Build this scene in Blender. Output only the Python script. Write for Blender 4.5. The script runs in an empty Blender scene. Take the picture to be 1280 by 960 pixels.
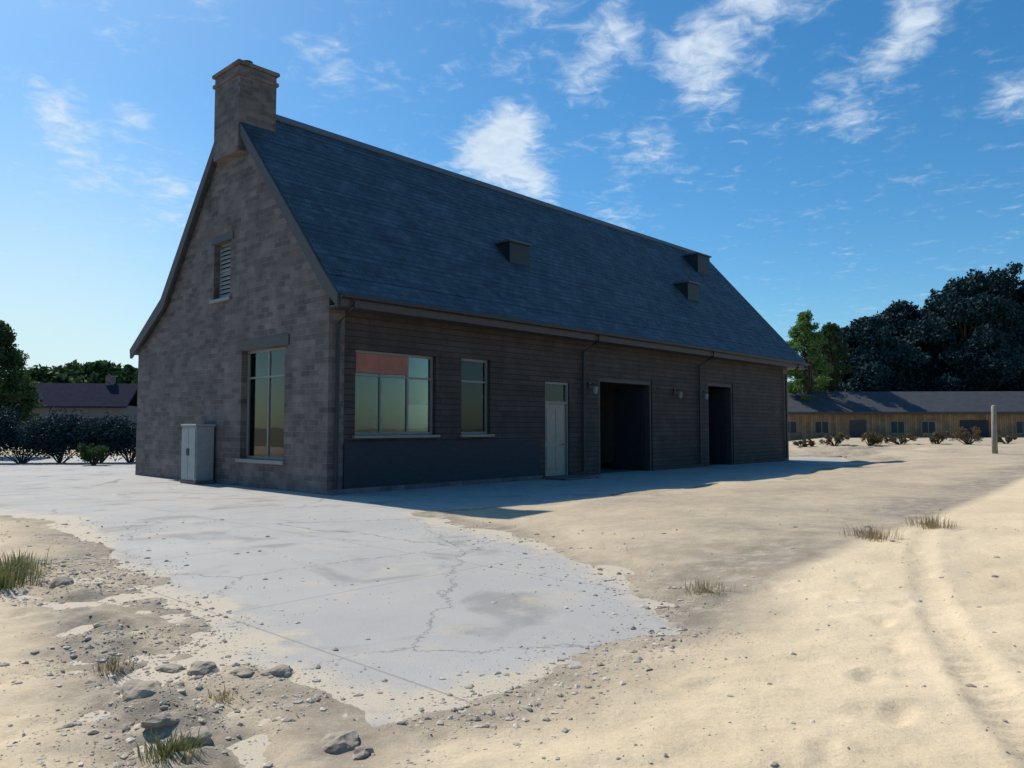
import bpy, bmesh, math, random
import numpy as np
from mathutils import Vector, Matrix, noise
R = math.radians
random.seed(7)
SC = bpy.context.scene
COL = SC.collection

# ------------------------------------------------------------------ camera
cam_d = bpy.data.cameras.new("camera")
cam = bpy.data.objects.new("camera", cam_d); COL.objects.link(cam)
cam.location = (0, 0, 1.6)
cam.rotation_euler = (R(90 + 3.2), 0, 0)
cam_d.sensor_width = 36; cam_d.lens = 27.2
cam_d.clip_end = 5000; cam_d.clip_start = 0.05
SC.camera = cam

# ------------------------------------------------------------------ sky and sun
SUN_AZ = math.atan2(-0.70, 0.715)       # from +Y towards +X : behind the building, to the left
SUN_EL = R(47.5)
world = bpy.data.worlds.new("World"); SC.world = world; world.use_nodes = True
nt = world.node_tree; nt.nodes.clear()
def N(t, typ, **kw):
    n = t.nodes.new(typ)
    for k, v in kw.items(): setattr(n, k, v)
    return n
def L(t, a, b): t.links.new(a, b)
sky = N(nt, 'ShaderNodeTexSky', sky_type='NISHITA', sun_disc=False)
sky.sun_elevation = SUN_EL; sky.sun_rotation = SUN_AZ
sky.air_density = 1.0; sky.dust_density = 0.75; sky.ozone_density = 2.2; sky.altitude = 200
hsv = N(nt, 'ShaderNodeHueSaturation'); hsv.inputs['Saturation'].default_value = 1.24
tint = N(nt, 'ShaderNodeMix', data_type='RGBA', blend_type='MULTIPLY'); tint.inputs['Factor'].default_value = 1
tint.inputs['B'].default_value = (.82, 1.0, 1.06, 1)
L(nt, sky.outputs[0], tint.inputs['A']); L(nt, tint.outputs['Result'], hsv.inputs['Color'])
tc = N(nt, 'ShaderNodeTexCoord')
# clouds: thin broken tufts lying on a high flat layer, thick in some parts of the sky
sep = N(nt, 'ShaderNodeSeparateXYZ'); L(nt, tc.outputs['Generated'], sep.inputs[0])
zc = N(nt, 'ShaderNodeMath', operation='MAXIMUM'); L(nt, sep.outputs[2], zc.inputs[0]); zc.inputs[1].default_value = 0.04
za = N(nt, 'ShaderNodeMath', operation='ADD'); L(nt, zc.outputs[0], za.inputs[0]); za.inputs[1].default_value = 0.10
dx = N(nt, 'ShaderNodeMath', operation='DIVIDE'); L(nt, sep.outputs[0], dx.inputs[0]); L(nt, za.outputs[0], dx.inputs[1])
dy = N(nt, 'ShaderNodeMath', operation='DIVIDE'); L(nt, sep.outputs[1], dy.inputs[0]); L(nt, za.outputs[0], dy.inputs[1])
cmb = N(nt, 'ShaderNodeCombineXYZ'); L(nt, dx.outputs[0], cmb.inputs[0]); L(nt, dy.outputs[0], cmb.inputs[1])
n1 = N(nt, 'ShaderNodeTexNoise'); n1.inputs['Scale'].default_value = 5.5; n1.inputs['Detail'].default_value = 9
n1.inputs['Roughness'].default_value = 0.62; n1.inputs['Distortion'].default_value = 0.35
L(nt, cmb.outputs[0], n1.inputs['Vector'])
n2 = N(nt, 'ShaderNodeTexNoise'); n2.inputs['Scale'].default_value = 17; n2.inputs['Detail'].default_value = 8
n2.inputs['Roughness'].default_value = 0.6; n2.inputs['Distortion'].default_value = 0.6
L(nt, cmb.outputs[0], n2.inputs['Vector'])
mixn = N(nt, 'ShaderNodeMath', operation='MULTIPLY_ADD'); L(nt, n2.outputs[0], mixn.inputs[0]); mixn.inputs[1].default_value = 0.5
h1 = N(nt, 'ShaderNodeMath', operation='MULTIPLY'); L(nt, n1.outputs[0], h1.inputs[0]); h1.inputs[1].default_value = 0.5
L(nt, h1.outputs[0], mixn.inputs[2])
# (azimuth deg right of north, elevation deg, radius, strength): the cloud banks of this day
BANKS = [(8,27.5,.035,.8),(5.5,25,.035,.8),(-2.6,19.8,.038,.95),(-1.2,20.8,.035,.8),(.8,21.6,.035,.9),(0,18.8,.045,.9),(2,17.6,.03,.7),(17,28,.05,.8),(13,25.5,.04,.9),(20,31,.06,1.1),
         (28.5,26,.035,.9),(27,24,.035,.8),(33,30,.05,.8),(-31,19.5,.03,.8),(-22,29,.03,.8),(-26.5,20,.025,.5),(-14,25.5,.04,.35),(15,23.5,.05,.6),(24,21,.05,.5),(10,20,.05,.5),(-29,17,.04,.5),(-26,29,.04,.6),
         (-12,24,.04,.2),(34,20,.04,.5),(7,15,.04,.4),(0,29.5,.08,.35),(-24.5,15.5,.04,.5)]
acc = None
for az, el, r, st in BANKS:
    c = (math.sin(R(az))*math.cos(R(el)), math.cos(R(az))*math.cos(R(el)), math.sin(R(el)))
    d = N(nt, 'ShaderNodeVectorMath', operation='DISTANCE'); L(nt, tc.outputs['Generated'], d.inputs[0]); d.inputs[1].default_value = c
    m = N(nt, 'ShaderNodeMapRange', interpolation_type='SMOOTHSTEP'); L(nt, d.outputs['Value'], m.inputs[0])
    m.inputs[1].default_value = r*1.5; m.inputs[2].default_value = 0; m.inputs[3].default_value = 0; m.inputs[4].default_value = st
    if acc is None: acc = m.outputs[0]
    else:
        a = N(nt, 'ShaderNodeMath', operation='ADD'); L(nt, acc, a.inputs[0]); L(nt, m.outputs[0], a.inputs[1]); acc = a.outputs[0]
cl = N(nt, 'ShaderNodeMath', operation='MULTIPLY_ADD'); L(nt, acc, cl.inputs[0]); cl.inputs[1].default_value = 0.30; L(nt, mixn.outputs[0], cl.inputs[2])
cr = N(nt, 'ShaderNodeMapRange', interpolation_type='SMOOTHSTEP'); L(nt, cl.outputs[0], cr.inputs[0])
cr.inputs[1].default_value = 0.52; cr.inputs[2].default_value = 0.90; cr.inputs[3].default_value = 0; cr.inputs[4].default_value = 0.85
cm = N(nt, 'ShaderNodeMix', data_type='RGBA'); L(nt, cr.outputs[0], cm.inputs['Factor'])
L(nt, hsv.outputs[0], cm.inputs['A'])
cb_ = N(nt, 'ShaderNodeMix', data_type='RGBA'); L(nt, n2.outputs[0], cb_.inputs['Factor']); cb_.inputs['A'].default_value = (4.2, 5.2, 6.4, 1); cb_.inputs['B'].default_value = (7.6, 8.3, 8.9, 1)
L(nt, cb_.outputs['Result'], cm.inputs['B'])
hd = N(nt, 'ShaderNodeVectorMath', operation='DISTANCE'); L(nt, tc.outputs['Generated'], hd.inputs[0])
hd.inputs[1].default_value = (math.sin(R(-32)), math.cos(R(-32)), 0.0)       # milky air low down towards the sun's side
hm = N(nt, 'ShaderNodeMapRange', interpolation_type='SMOOTHSTEP'); L(nt, hd.outputs['Value'], hm.inputs[0])
hm.inputs[1].default_value = .42; hm.inputs[2].default_value = .02; hm.inputs[3].default_value = 0; hm.inputs[4].default_value = .85
hx = N(nt, 'ShaderNodeMix', data_type='RGBA'); L(nt, hm.outputs[0], hx.inputs['Factor']); L(nt, cm.outputs['Result'], hx.inputs['A']); hx.inputs['B'].default_value = (5.6, 6.9, 7.1, 1)
bg = N(nt, 'ShaderNodeBackground'); bg.inputs['Strength'].default_value = 0.10
L(nt, hx.outputs['Result'], bg.inputs[0])
wo = N(nt, 'ShaderNodeOutputWorld'); L(nt, bg.outputs[0], wo.inputs[0])

sd = bpy.data.lights.new("sun", 'SUN'); sd.energy = 4.0; sd.angle = R(0.53); sd.color = (1, 0.94, 0.85)
sun = bpy.data.objects.new("sun", sd); COL.objects.link(sun)
sdir = Vector((math.sin(SUN_AZ)*math.cos(SUN_EL), math.cos(SUN_AZ)*math.cos(SUN_EL), math.sin(SUN_EL)))
sun.rotation_euler = sdir.to_track_quat('Z', 'Y').to_euler(); sun.location = (-20, 30, 40)

SC.view_settings.view_transform = 'Standard'; SC.view_settings.look = 'None'
SC.view_settings.gamma = 1; SC.view_settings.exposure = 0.28; SC.view_settings.use_curve_mapping = False
SC.render.engine = 'CYCLES'

# ------------------------------------------------------------------ helpers
class MB:
    def __init__(s): s.v = []; s.f = []
    def poly(s, pts, faces):
        o = len(s.v); s.v += [tuple(p) for p in pts]; s.f += [tuple(i+o for i in f) for f in faces]; return s
    def box(s, x0, x1, y0, y1, z0, z1):
        return s.poly([(x0,y0,z0),(x1,y0,z0),(x1,y1,z0),(x0,y1,z0),(x0,y0,z1),(x1,y0,z1),(x1,y1,z1),(x0,y1,z1)],
                      [(0,3,2,1),(4,5,6,7),(0,1,5,4),(1,2,6,5),(2,3,7,6),(3,0,4,7)])
    def prism_x(s, prof, x0, x1):          # profile in (y, z), extruded along x
        n = len(prof)
        return s.poly([(x0,)+tuple(p) for p in prof]+[(x1,)+tuple(p) for p in prof],
                      [tuple(range(n)), tuple(range(2*n-1, n-1, -1))]+[(i, i+n, (i+1)%n+n, (i+1)%n) for i in range(n)])
    def prism_y(s, prof, y0, y1):
        n = len(prof)
        return s.poly([(p[0],y0,p[1]) for p in prof]+[(p[0],y1,p[1]) for p in prof],
                      [tuple(range(n)), tuple(range(2*n-1, n-1, -1))]+[(i, i+n, (i+1)%n+n, (i+1)%n) for i in range(n)])
    def tube(s, pts, rad, seg=8):
        rings = []
        pts = [Vector(p) for p in pts]
        for i, p in enumerate(pts):
            d = (pts[min(i+1, len(pts)-1)] - pts[max(i-1, 0)]).normalized()
            a = d.orthogonal().normalized(); b = d.cross(a)
            r = rad[i] if isinstance(rad, (list, tuple)) else rad
            rings.append([p + a*r*math.cos(2*math.pi*k/seg) + b*r*math.sin(2*math.pi*k/seg) for k in range(seg)])
        vs = [q for r_ in rings for q in r_]; fs = []
        for i in range(len(pts)-1):
            for k in range(seg):
                fs.append((i*seg+k, i*seg+(k+1)%seg, (i+1)*seg+(k+1)%seg, (i+1)*seg+k))
        fs.append(tuple(range(seg-1, -1, -1))); fs.append(tuple(range((len(pts)-1)*seg, len(pts)*seg)))
        return s.poly(vs, fs)
    def build(s, name, mat, parent=None, smooth=False, bevel=0):
        me = bpy.data.meshes.new(name); me.from_pydata(s.v, [], s.f)
        bm = bmesh.new(); bm.from_mesh(me); bmesh.ops.recalc_face_normals(bm, faces=bm.faces)
        if bevel: bmesh.ops.bevel(bm, geom=bm.edges[:], offset=bevel, segments=1, affect='EDGES')
        bm.to_mesh(me); bm.free()
        if smooth: me.polygons.foreach_set('use_smooth', [True]*len(me.polygons))
        me.materials.append(mat)
        o = bpy.data.objects.new(name, me); COL.objects.link(o)
        if parent: o.parent = parent
        return o
def empty(name, loc=(0,0,0), rz=0):
    o = bpy.data.objects.new(name, None); COL.objects.link(o); o.location = loc; o.rotation_euler = (0,0,rz); return o
def tag(o, label=None, cat=None, group=None, kind=None):
    if label: o['label'] = label
    if cat: o['category'] = cat
    if group: o['group'] = group
    if kind: o['kind'] = kind
    return o
def copy_tree(o, parent=None):
    c = o.copy(); COL.objects.link(c); c.parent = parent
    for ch in list(o.children): copy_tree(ch, c)
    return c
def cut(o, boxes):                          # holes through a wall
    cb = MB()
    for b in boxes: cb.box(*b)
    c = cb.build('cutter', o.data.materials[0])
    c.matrix_world = Matrix.Identity(4)
    par = o.parent; o.parent = None
    md = o.modifiers.new('b', 'BOOLEAN'); md.object = c; md.operation = 'DIFFERENCE'; md.solver = 'EXACT'
    bpy.context.view_layer.update()
    me = bpy.data.meshes.new_from_object(o.evaluated_get(bpy.context.evaluated_depsgraph_get()))
    o.modifiers.clear(); o.data = me; o.parent = par
    bpy.data.objects.remove(c)

# ------------------------------------------------------------------ materials
def mat(name, col, rough=0.8, var=0.25, scale=3.0, bump=0.2, bscale=40, metal=0, spec=0.5, detail=6, col2=None, stretch=None):
    m = bpy.data.materials.new(name); m.use_nodes = True; t = m.node_tree; p = t.nodes['Principled BSDF']
    p.inputs['Roughness'].default_value = rough; p.inputs['Metallic'].default_value = metal
    p.inputs['Specular IOR Level'].default_value = spec
    tc = N(t, 'ShaderNodeTexCoord'); vec = tc.outputs['Object']
    if stretch:
        mp = N(t, 'ShaderNodeMapping'); mp.inputs['Scale'].default_value = stretch; L(t, vec, mp.inputs[0]); vec = mp.outputs[0]
    n = N(t, 'ShaderNodeTexNoise'); n.inputs['Scale'].default_value = scale; n.inputs['Detail'].default_value = detail
    n.inputs['Roughness'].default_value = 0.65
    L(t, vec, n.inputs['Vector'])
    r = N(t, 'ShaderNodeValToRGB'); L(t, n.outputs[0], r.inputs[0])
    c2 = col2 or tuple(min(1, c*(1+var)) for c in col)
    r.color_ramp.elements[0].position = 0.3; r.color_ramp.elements[1].position = 0.7
    r.color_ramp.elements[0].color = tuple(c*(1-var) for c in col)+(1,); r.color_ramp.elements[1].color = tuple(c2)+(1,)
    L(t, r.outputs[0], p.inputs['Base Color'])
    if bump:
        n3 = N(t, 'ShaderNodeTexNoise'); n3.inputs['Scale'].default_value = bscale; n3.inputs['Detail'].default_value = 5
        L(t, vec, n3.inputs['Vector'])
        b = N(t, 'ShaderNodeBump'); b.inputs['Strength'].default_value = bump; b.inputs['Distance'].default_value = 0.02
        L(t, n3.outputs[0], b.inputs['Height']); L(t, b.outputs[0], p.inputs['Normal'])
    m['ramp'] = r.name
    return m
def brick_mat(name, c1, c2, mortar, bw, bh, axis='YZ', rough=0.85, msize=0.02, bump=0.5, spec=0.4, off=0.5):
    m = bpy.data.materials.new(name); m.use_nodes = True; t = m.node_tree; p = t.nodes['Principled BSDF']
    p.inputs['Roughness'].default_value = rough; p.inputs['Specular IOR Level'].default_value = spec
    tc = N(t, 'ShaderNodeTexCoord'); sp = N(t, 'ShaderNodeSeparateXYZ'); L(t, tc.outputs['Object'], sp.inputs[0])
    cb = N(t, 'ShaderNodeCombineXYZ')
    if axis == 'XY+':                       # both wall directions
        ad = N(t, 'ShaderNodeMath', operation='ADD'); L(t, sp.outputs[0], ad.inputs[0]); L(t, sp.outputs[1], ad.inputs[1]); L(t, ad.outputs[0], cb.inputs[0])
        L(t, sp.outputs[2], cb.inputs[1])
    elif axis == 'XZ': L(t, sp.outputs[0], cb.inputs[0]); L(t, sp.outputs[2], cb.inputs[1])
    else: L(t, sp.outputs[1], cb.inputs[0]); L(t, sp.outputs[2], cb.inputs[1])
    nz = N(t, 'ShaderNodeTexNoise'); nz.inputs['Scale'].default_value = 2.5; nz.inputs['Detail'].default_value = 3; L(t, cb.outputs[0], nz.inputs['Vector'])
    wob = N(t, 'ShaderNodeVectorMath', operation='MULTIPLY_ADD'); L(t, nz.outputs['Color'], wob.inputs[0]); wob.inputs[1].default_value = (0.03,0.02,0); L(t, cb.outputs[0], wob.inputs[2])
    br = N(t, 'ShaderNodeTexBrick'); br.offset = off; L(t, wob.outputs[0], br.inputs['Vector'])
    br.inputs['Color1'].default_value = c1+(1,); br.inputs['Color2'].default_value = c2+(1,); br.inputs['Mortar'].default_value = mortar+(1,)
    br.inputs['Scale'].default_value = 1; br.inputs['Mortar Size'].default_value = msize; br.inputs['Brick Width'].default_value = bw
    br.inputs['Row Height'].default_value = bh; br.inputs['Mortar Smooth'].default_value = 0.3
    n = N(t, 'ShaderNodeTexNoise'); n.inputs['Scale'].default_value = 1.3; n.inputs['Detail'].default_value = 9; n.inputs['Roughness'].default_value = 0.7
    L(t, tc.outputs['Object'], n.inputs['Vector'])
    mr = N(t, 'ShaderNodeMapRange'); L(t, n.outputs[0], mr.inputs[0]); mr.inputs[1].default_value=.3; mr.inputs[2].default_value=.7; mr.inputs[3].default_value=.55; mr.inputs[4].default_value=1.45
    mx = N(t, 'ShaderNodeVectorMath', operation='SCALE'); L(t, br.outputs[0], mx.inputs[0]); L(t, mr.outputs[0], mx.inputs['Scale'])
    L(t, mx.outputs[0], p.inputs['Base Color'])
    n4 = N(t, 'ShaderNodeTexNoise'); n4.inputs['Scale'].default_value = 25; n4.inputs['Detail'].default_value = 4; L(t, tc.outputs['Object'], n4.inputs['Vector'])
    hh = N(t, 'ShaderNodeMath', operation='MULTIPLY_ADD'); L(t, br.outputs['Fac'], hh.inputs[0]); hh.inputs[1].default_value = -0.8; L(t, n4.outputs[0], hh.inputs[2])
    b = N(t, 'ShaderNodeBump'); b.inputs['Strength'].default_value = bump; b.inputs['Distance'].default_value = 0.02
    L(t, hh.outputs[0], b.inputs['Height']); L(t, b.outputs[0], p.inputs['Normal'])
    return m
M = {}
M['stone'] = brick_mat('stone_masonry', (.18,.148,.14), (.095,.079,.076), (.19,.165,.15), .40, .15, 'XY+', msize=.011, bump=.9)
M['siding'] = brick_mat('dark_siding', (.062,.044,.038), (.042,.031,.028), (.014,.010,.009), 2.4, .16, 'XZ', msize=.010, rough=.7, bump=1.0)
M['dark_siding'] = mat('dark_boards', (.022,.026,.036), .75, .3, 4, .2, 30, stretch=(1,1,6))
M['roof'] = brick_mat('slate_roof', (.054,.094,.12), (.030,.055,.074), (.010,.017,.026), .32, .15, 'XZ', rough=.62, msize=.008, bump=.8, spec=.4)
M['trim'] = mat('brown_trim', (.055,.045,.045), .6, .2, 6, .1, 30)
M['frame'] = mat('window_frame_paint', (.2,.2,.19), .5, .1, 5, .05)
M['lead'] = mat('lead_sheet', (.06,.075,.09), .5, .2, 4, .1)
M['dark'] = mat('black_metal', (.012,.015,.02), .5, .2, 6, .05)
M['door'] = mat('weathered_door', (.34,.29,.23), .7, .2, 5, .15, 30, stretch=(6,6,1))
M['cabinet'] = mat('grey_cabinet_paint', (.27,.29,.30), .5, .12, 4, .05)
M['inside'] = mat('interior_plaster', (.10,.09,.08), .9, .2, 2, .1)
M['red'] = mat('rust_red_blind', (.34,.13,.09), .8, .2, 3, .1)
M['blind'] = mat('linen_blind', (.38,.36,.32), .85, .1, 4, .1, stretch=(1,1,12))
M['post'] = mat('weathered_wood', (.26,.235,.20), .85, .3, 6, .3, 30, stretch=(4,4,.5))
M['shedwall'] = brick_mat('tan_shed_boards', (.36,.22,.12), (.24,.15,.08), (.09,.065,.045), .17, 9, 'XZ', msize=.01)
M['shedroof'] = mat('grey_shed_roof', (.045,.05,.058), .7, .25, 2, .3, 12)
M['render'] = mat('pale_render', (.16,.14,.145), .9, .15, 2, .1)
M['bark'] = mat('bark', (.07,.055,.04), .95, .35, 6, .8, 20, stretch=(3,3,.6))
def glass_mat():
    m = bpy.data.materials.new('window_glass'); m.use_nodes = True; t = m.node_tree; p = t.nodes['Principled BSDF']
    p.inputs['Base Color'].default_value = (.7,.75,.72,1); p.inputs['Roughness'].default_value = .02; p.inputs['IOR'].default_value = 1.5
    gl = N(t, 'ShaderNodeBsdfGlossy'); gl.inputs['Roughness'].default_value = .015; gl.inputs['Color'].default_value = (.95,.97,.95,1)
    tr = N(t, 'ShaderNodeBsdfTransparent'); tr.inputs[0].default_value = (.82,.88,.85,1)
    fr = N(t, 'ShaderNodeFresnel'); fr.inputs[0].default_value = 1.5
    tcg = N(t, 'ShaderNodeTexCoord'); nn = N(t, 'ShaderNodeTexNoise'); nn.inputs['Scale'].default_value = .9; L(t, tcg.outputs['Object'], nn.inputs['Vector'])
    bb = N(t, 'ShaderNodeBump'); bb.inputs['Strength'].default_value = .05; bb.inputs['Distance'].default_value = .05; L(t, nn.outputs[0], bb.inputs['Height'])
    L(t, bb.outputs[0], gl.inputs['Normal'])
    mx = N(t, 'ShaderNodeMixShader'); L(t, fr.outputs[0], mx.inputs[0]); L(t, tr.outputs[0], mx.inputs[1]); L(t, gl.outputs[0], mx.inputs[2])
    L(t, mx.outputs[0], t.nodes['Material Output'].inputs[0]); return m
M['glass'] = glass_mat()
def leaf_mat(name, a, b, transl=.25):
    m = bpy.data.materials.new(name); m.use_nodes = True; t = m.node_tree; p = t.nodes['Principled BSDF']
    p.inputs['Roughness'].default_value = .75; p.inputs['Specular IOR Level'].default_value = .15
    g = N(t, 'ShaderNodeNewGeometry'); r = N(t, 'ShaderNodeValToRGB')
    r.color_ramp.elements[0].color = a+(1,); r.color_ramp.elements[1].color = b+(1,)
    L(t, g.outputs['Random Per Island'], r.inputs[0]); L(t, r.outputs[0], p.inputs['Base Color'])
    tl = N(t, 'ShaderNodeBsdfTranslucent'); L(t, r.outputs[0], tl.inputs[0])
    mx = N(t, 'ShaderNodeMixShader'); mx.inputs[0].default_value = transl
    L(t, p.outputs[0], mx.inputs[1]); L(t, tl.outputs[0], mx.inputs[2]); L(t, mx.outputs[0], t.nodes['Material Output'].inputs[0]); return m
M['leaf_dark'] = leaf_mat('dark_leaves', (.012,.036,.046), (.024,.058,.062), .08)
M['leaf_mid'] = leaf_mat('mid_leaves', (.035,.07,.025), (.06,.11,.04))
M['leaf_light'] = leaf_mat('light_leaves', (.10,.19,.05), (.17,.27,.09), .35)
M['grass'] = leaf_mat('grass_blades', (.11,.14,.05), (.24,.22,.11), .3)
M['dry_grass'] = leaf_mat('dry_grass_blades', (.26,.21,.12), (.40,.33,.21), .3)
M['shrub_brown'] = leaf_mat('dry_shrub_leaves', (.11,.085,.05), (.2,.15,.085), .2)
M['rock'] = mat('grey_stone', (.32,.265,.20), .9, .3, 8, .5, 30)
def gravel_mat():
    m = leaf_mat('gravel_stones', (.26,.225,.18), (.62,.54,.43), 0.0); return m
M['gravel'] = gravel_mat()

def sand_mat(name='sand'):
    m = bpy.data.materials.new(name); m.use_nodes = True; t = m.node_tree; p = t.nodes['Principled BSDF']
    p.inputs['Roughness'].default_value = .95; p.inputs['Specular IOR Level'].default_value = .15
    tc = N(t, 'ShaderNodeTexCoord')
    def noise_(s, d=6, rg=.6, st=None):
        n = N(t, 'ShaderNodeTexNoise'); n.inputs['Scale'].default_value = s; n.inputs['Detail'].default_value = d; n.inputs['Roughness'].default_value = rg
        L(t, tc.outputs['Object'], n.inputs['Vector']); return n
    a = noise_(.5, 5); b = noise_(3.5, 8, .7); c = noise_(34, 9, .8)
    r = N(t, 'ShaderNodeValToRGB'); r.color_ramp.elements[0].position = .3; r.color_ramp.elements[1].position = .72
    r.color_ramp.elements[0].color = (.58,.46,.30,1); r.color_ramp.elements[1].color = (.73,.59,.40,1); L(t, a.outputs[0], r.inputs[0])
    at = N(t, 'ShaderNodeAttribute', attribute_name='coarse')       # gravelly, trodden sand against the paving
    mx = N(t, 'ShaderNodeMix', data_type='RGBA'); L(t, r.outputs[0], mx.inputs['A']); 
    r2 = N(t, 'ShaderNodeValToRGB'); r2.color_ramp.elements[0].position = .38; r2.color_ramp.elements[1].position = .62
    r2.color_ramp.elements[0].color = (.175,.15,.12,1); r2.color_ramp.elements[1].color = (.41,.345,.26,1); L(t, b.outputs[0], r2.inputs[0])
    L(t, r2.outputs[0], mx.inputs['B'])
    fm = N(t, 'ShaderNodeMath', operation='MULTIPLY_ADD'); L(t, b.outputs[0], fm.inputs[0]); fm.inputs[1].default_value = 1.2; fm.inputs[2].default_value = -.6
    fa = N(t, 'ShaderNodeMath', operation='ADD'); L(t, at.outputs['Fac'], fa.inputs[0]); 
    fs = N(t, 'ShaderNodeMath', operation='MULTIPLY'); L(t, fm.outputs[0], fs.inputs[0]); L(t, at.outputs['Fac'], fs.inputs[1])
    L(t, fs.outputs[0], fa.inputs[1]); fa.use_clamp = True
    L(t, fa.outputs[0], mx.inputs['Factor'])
    mr = N(t, 'ShaderNodeMapRange'); L(t, c.outputs[0], mr.inputs[0]); mr.inputs[1].default_value=.25; mr.inputs[2].default_value=.75; mr.inputs[3].default_value=.84; mr.inputs[4].default_value=1.18
    sc = N(t, 'ShaderNodeVectorMath', operation='SCALE'); L(t, mx.outputs['Result'], sc.inputs[0]); L(t, mr.outputs[0], sc.inputs['Scale'])
    vo = N(t, 'ShaderNodeTexVoronoi'); vo.inputs['Scale'].default_value = 75; L(t, tc.outputs['Object'], vo.inputs['Vector'])
    lt = N(t, 'ShaderNodeMath', operation='LESS_THAN'); L(t, vo.outputs['Distance'], lt.inputs[0]); lt.inputs[1].default_value = .2
    sv = N(t, 'ShaderNodeSeparateColor'); L(t, vo.outputs['Color'], sv.inputs[0])
    gt_ = N(t, 'ShaderNodeMath', operation='GREATER_THAN'); L(t, sv.outputs[0], gt_.inputs[0]); gt_.inputs[1].default_value = .42
    mu = N(t, 'ShaderNodeMath', operation='MULTIPLY'); L(t, lt.outputs[0], mu.inputs[0]); L(t, gt_.outputs[0], mu.inputs[1])
    gr = N(t, 'ShaderNodeValToRGB'); L(t, sv.outputs[1], gr.inputs[0]); gr.color_ramp.elements[0].color = (.16,.13,.10,1); gr.color_ramp.elements[1].color = (.75,.68,.58,1)
    mg = N(t, 'ShaderNodeMix', data_type='RGBA'); L(t, mu.outputs[0], mg.inputs['Factor']); L(t, sc.outputs[0], mg.inputs['A']); L(t, gr.outputs[0], mg.inputs['B'])
    L(t, mg.outputs['Result'], p.inputs['Base Color'])
    n5 = noise_(120, 6, .75); n6 = noise_(9, 9, .72)
    h = N(t, 'ShaderNodeMath', operation='MULTIPLY_ADD'); L(t, n5.outputs[0], h.inputs[0]); h.inputs[1].default_value = .35
    h6 = N(t, 'ShaderNodeMath', operation='MULTIPLY'); L(t, n6.outputs[0], h6.inputs[0]); h6.inputs[1].default_value = 2.2; L(t, h6.outputs[0], h.inputs[2])
    bp = N(t, 'ShaderNodeBump'); bp.inputs['Strength'].default_value = .5; bp.inputs['Distance'].default_value = .024
    L(t, h.outputs[0], bp.inputs['Height']); L(t, bp.outputs[0], p.inputs['Normal']); return m
M['sand'] = sand_mat()
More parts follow.
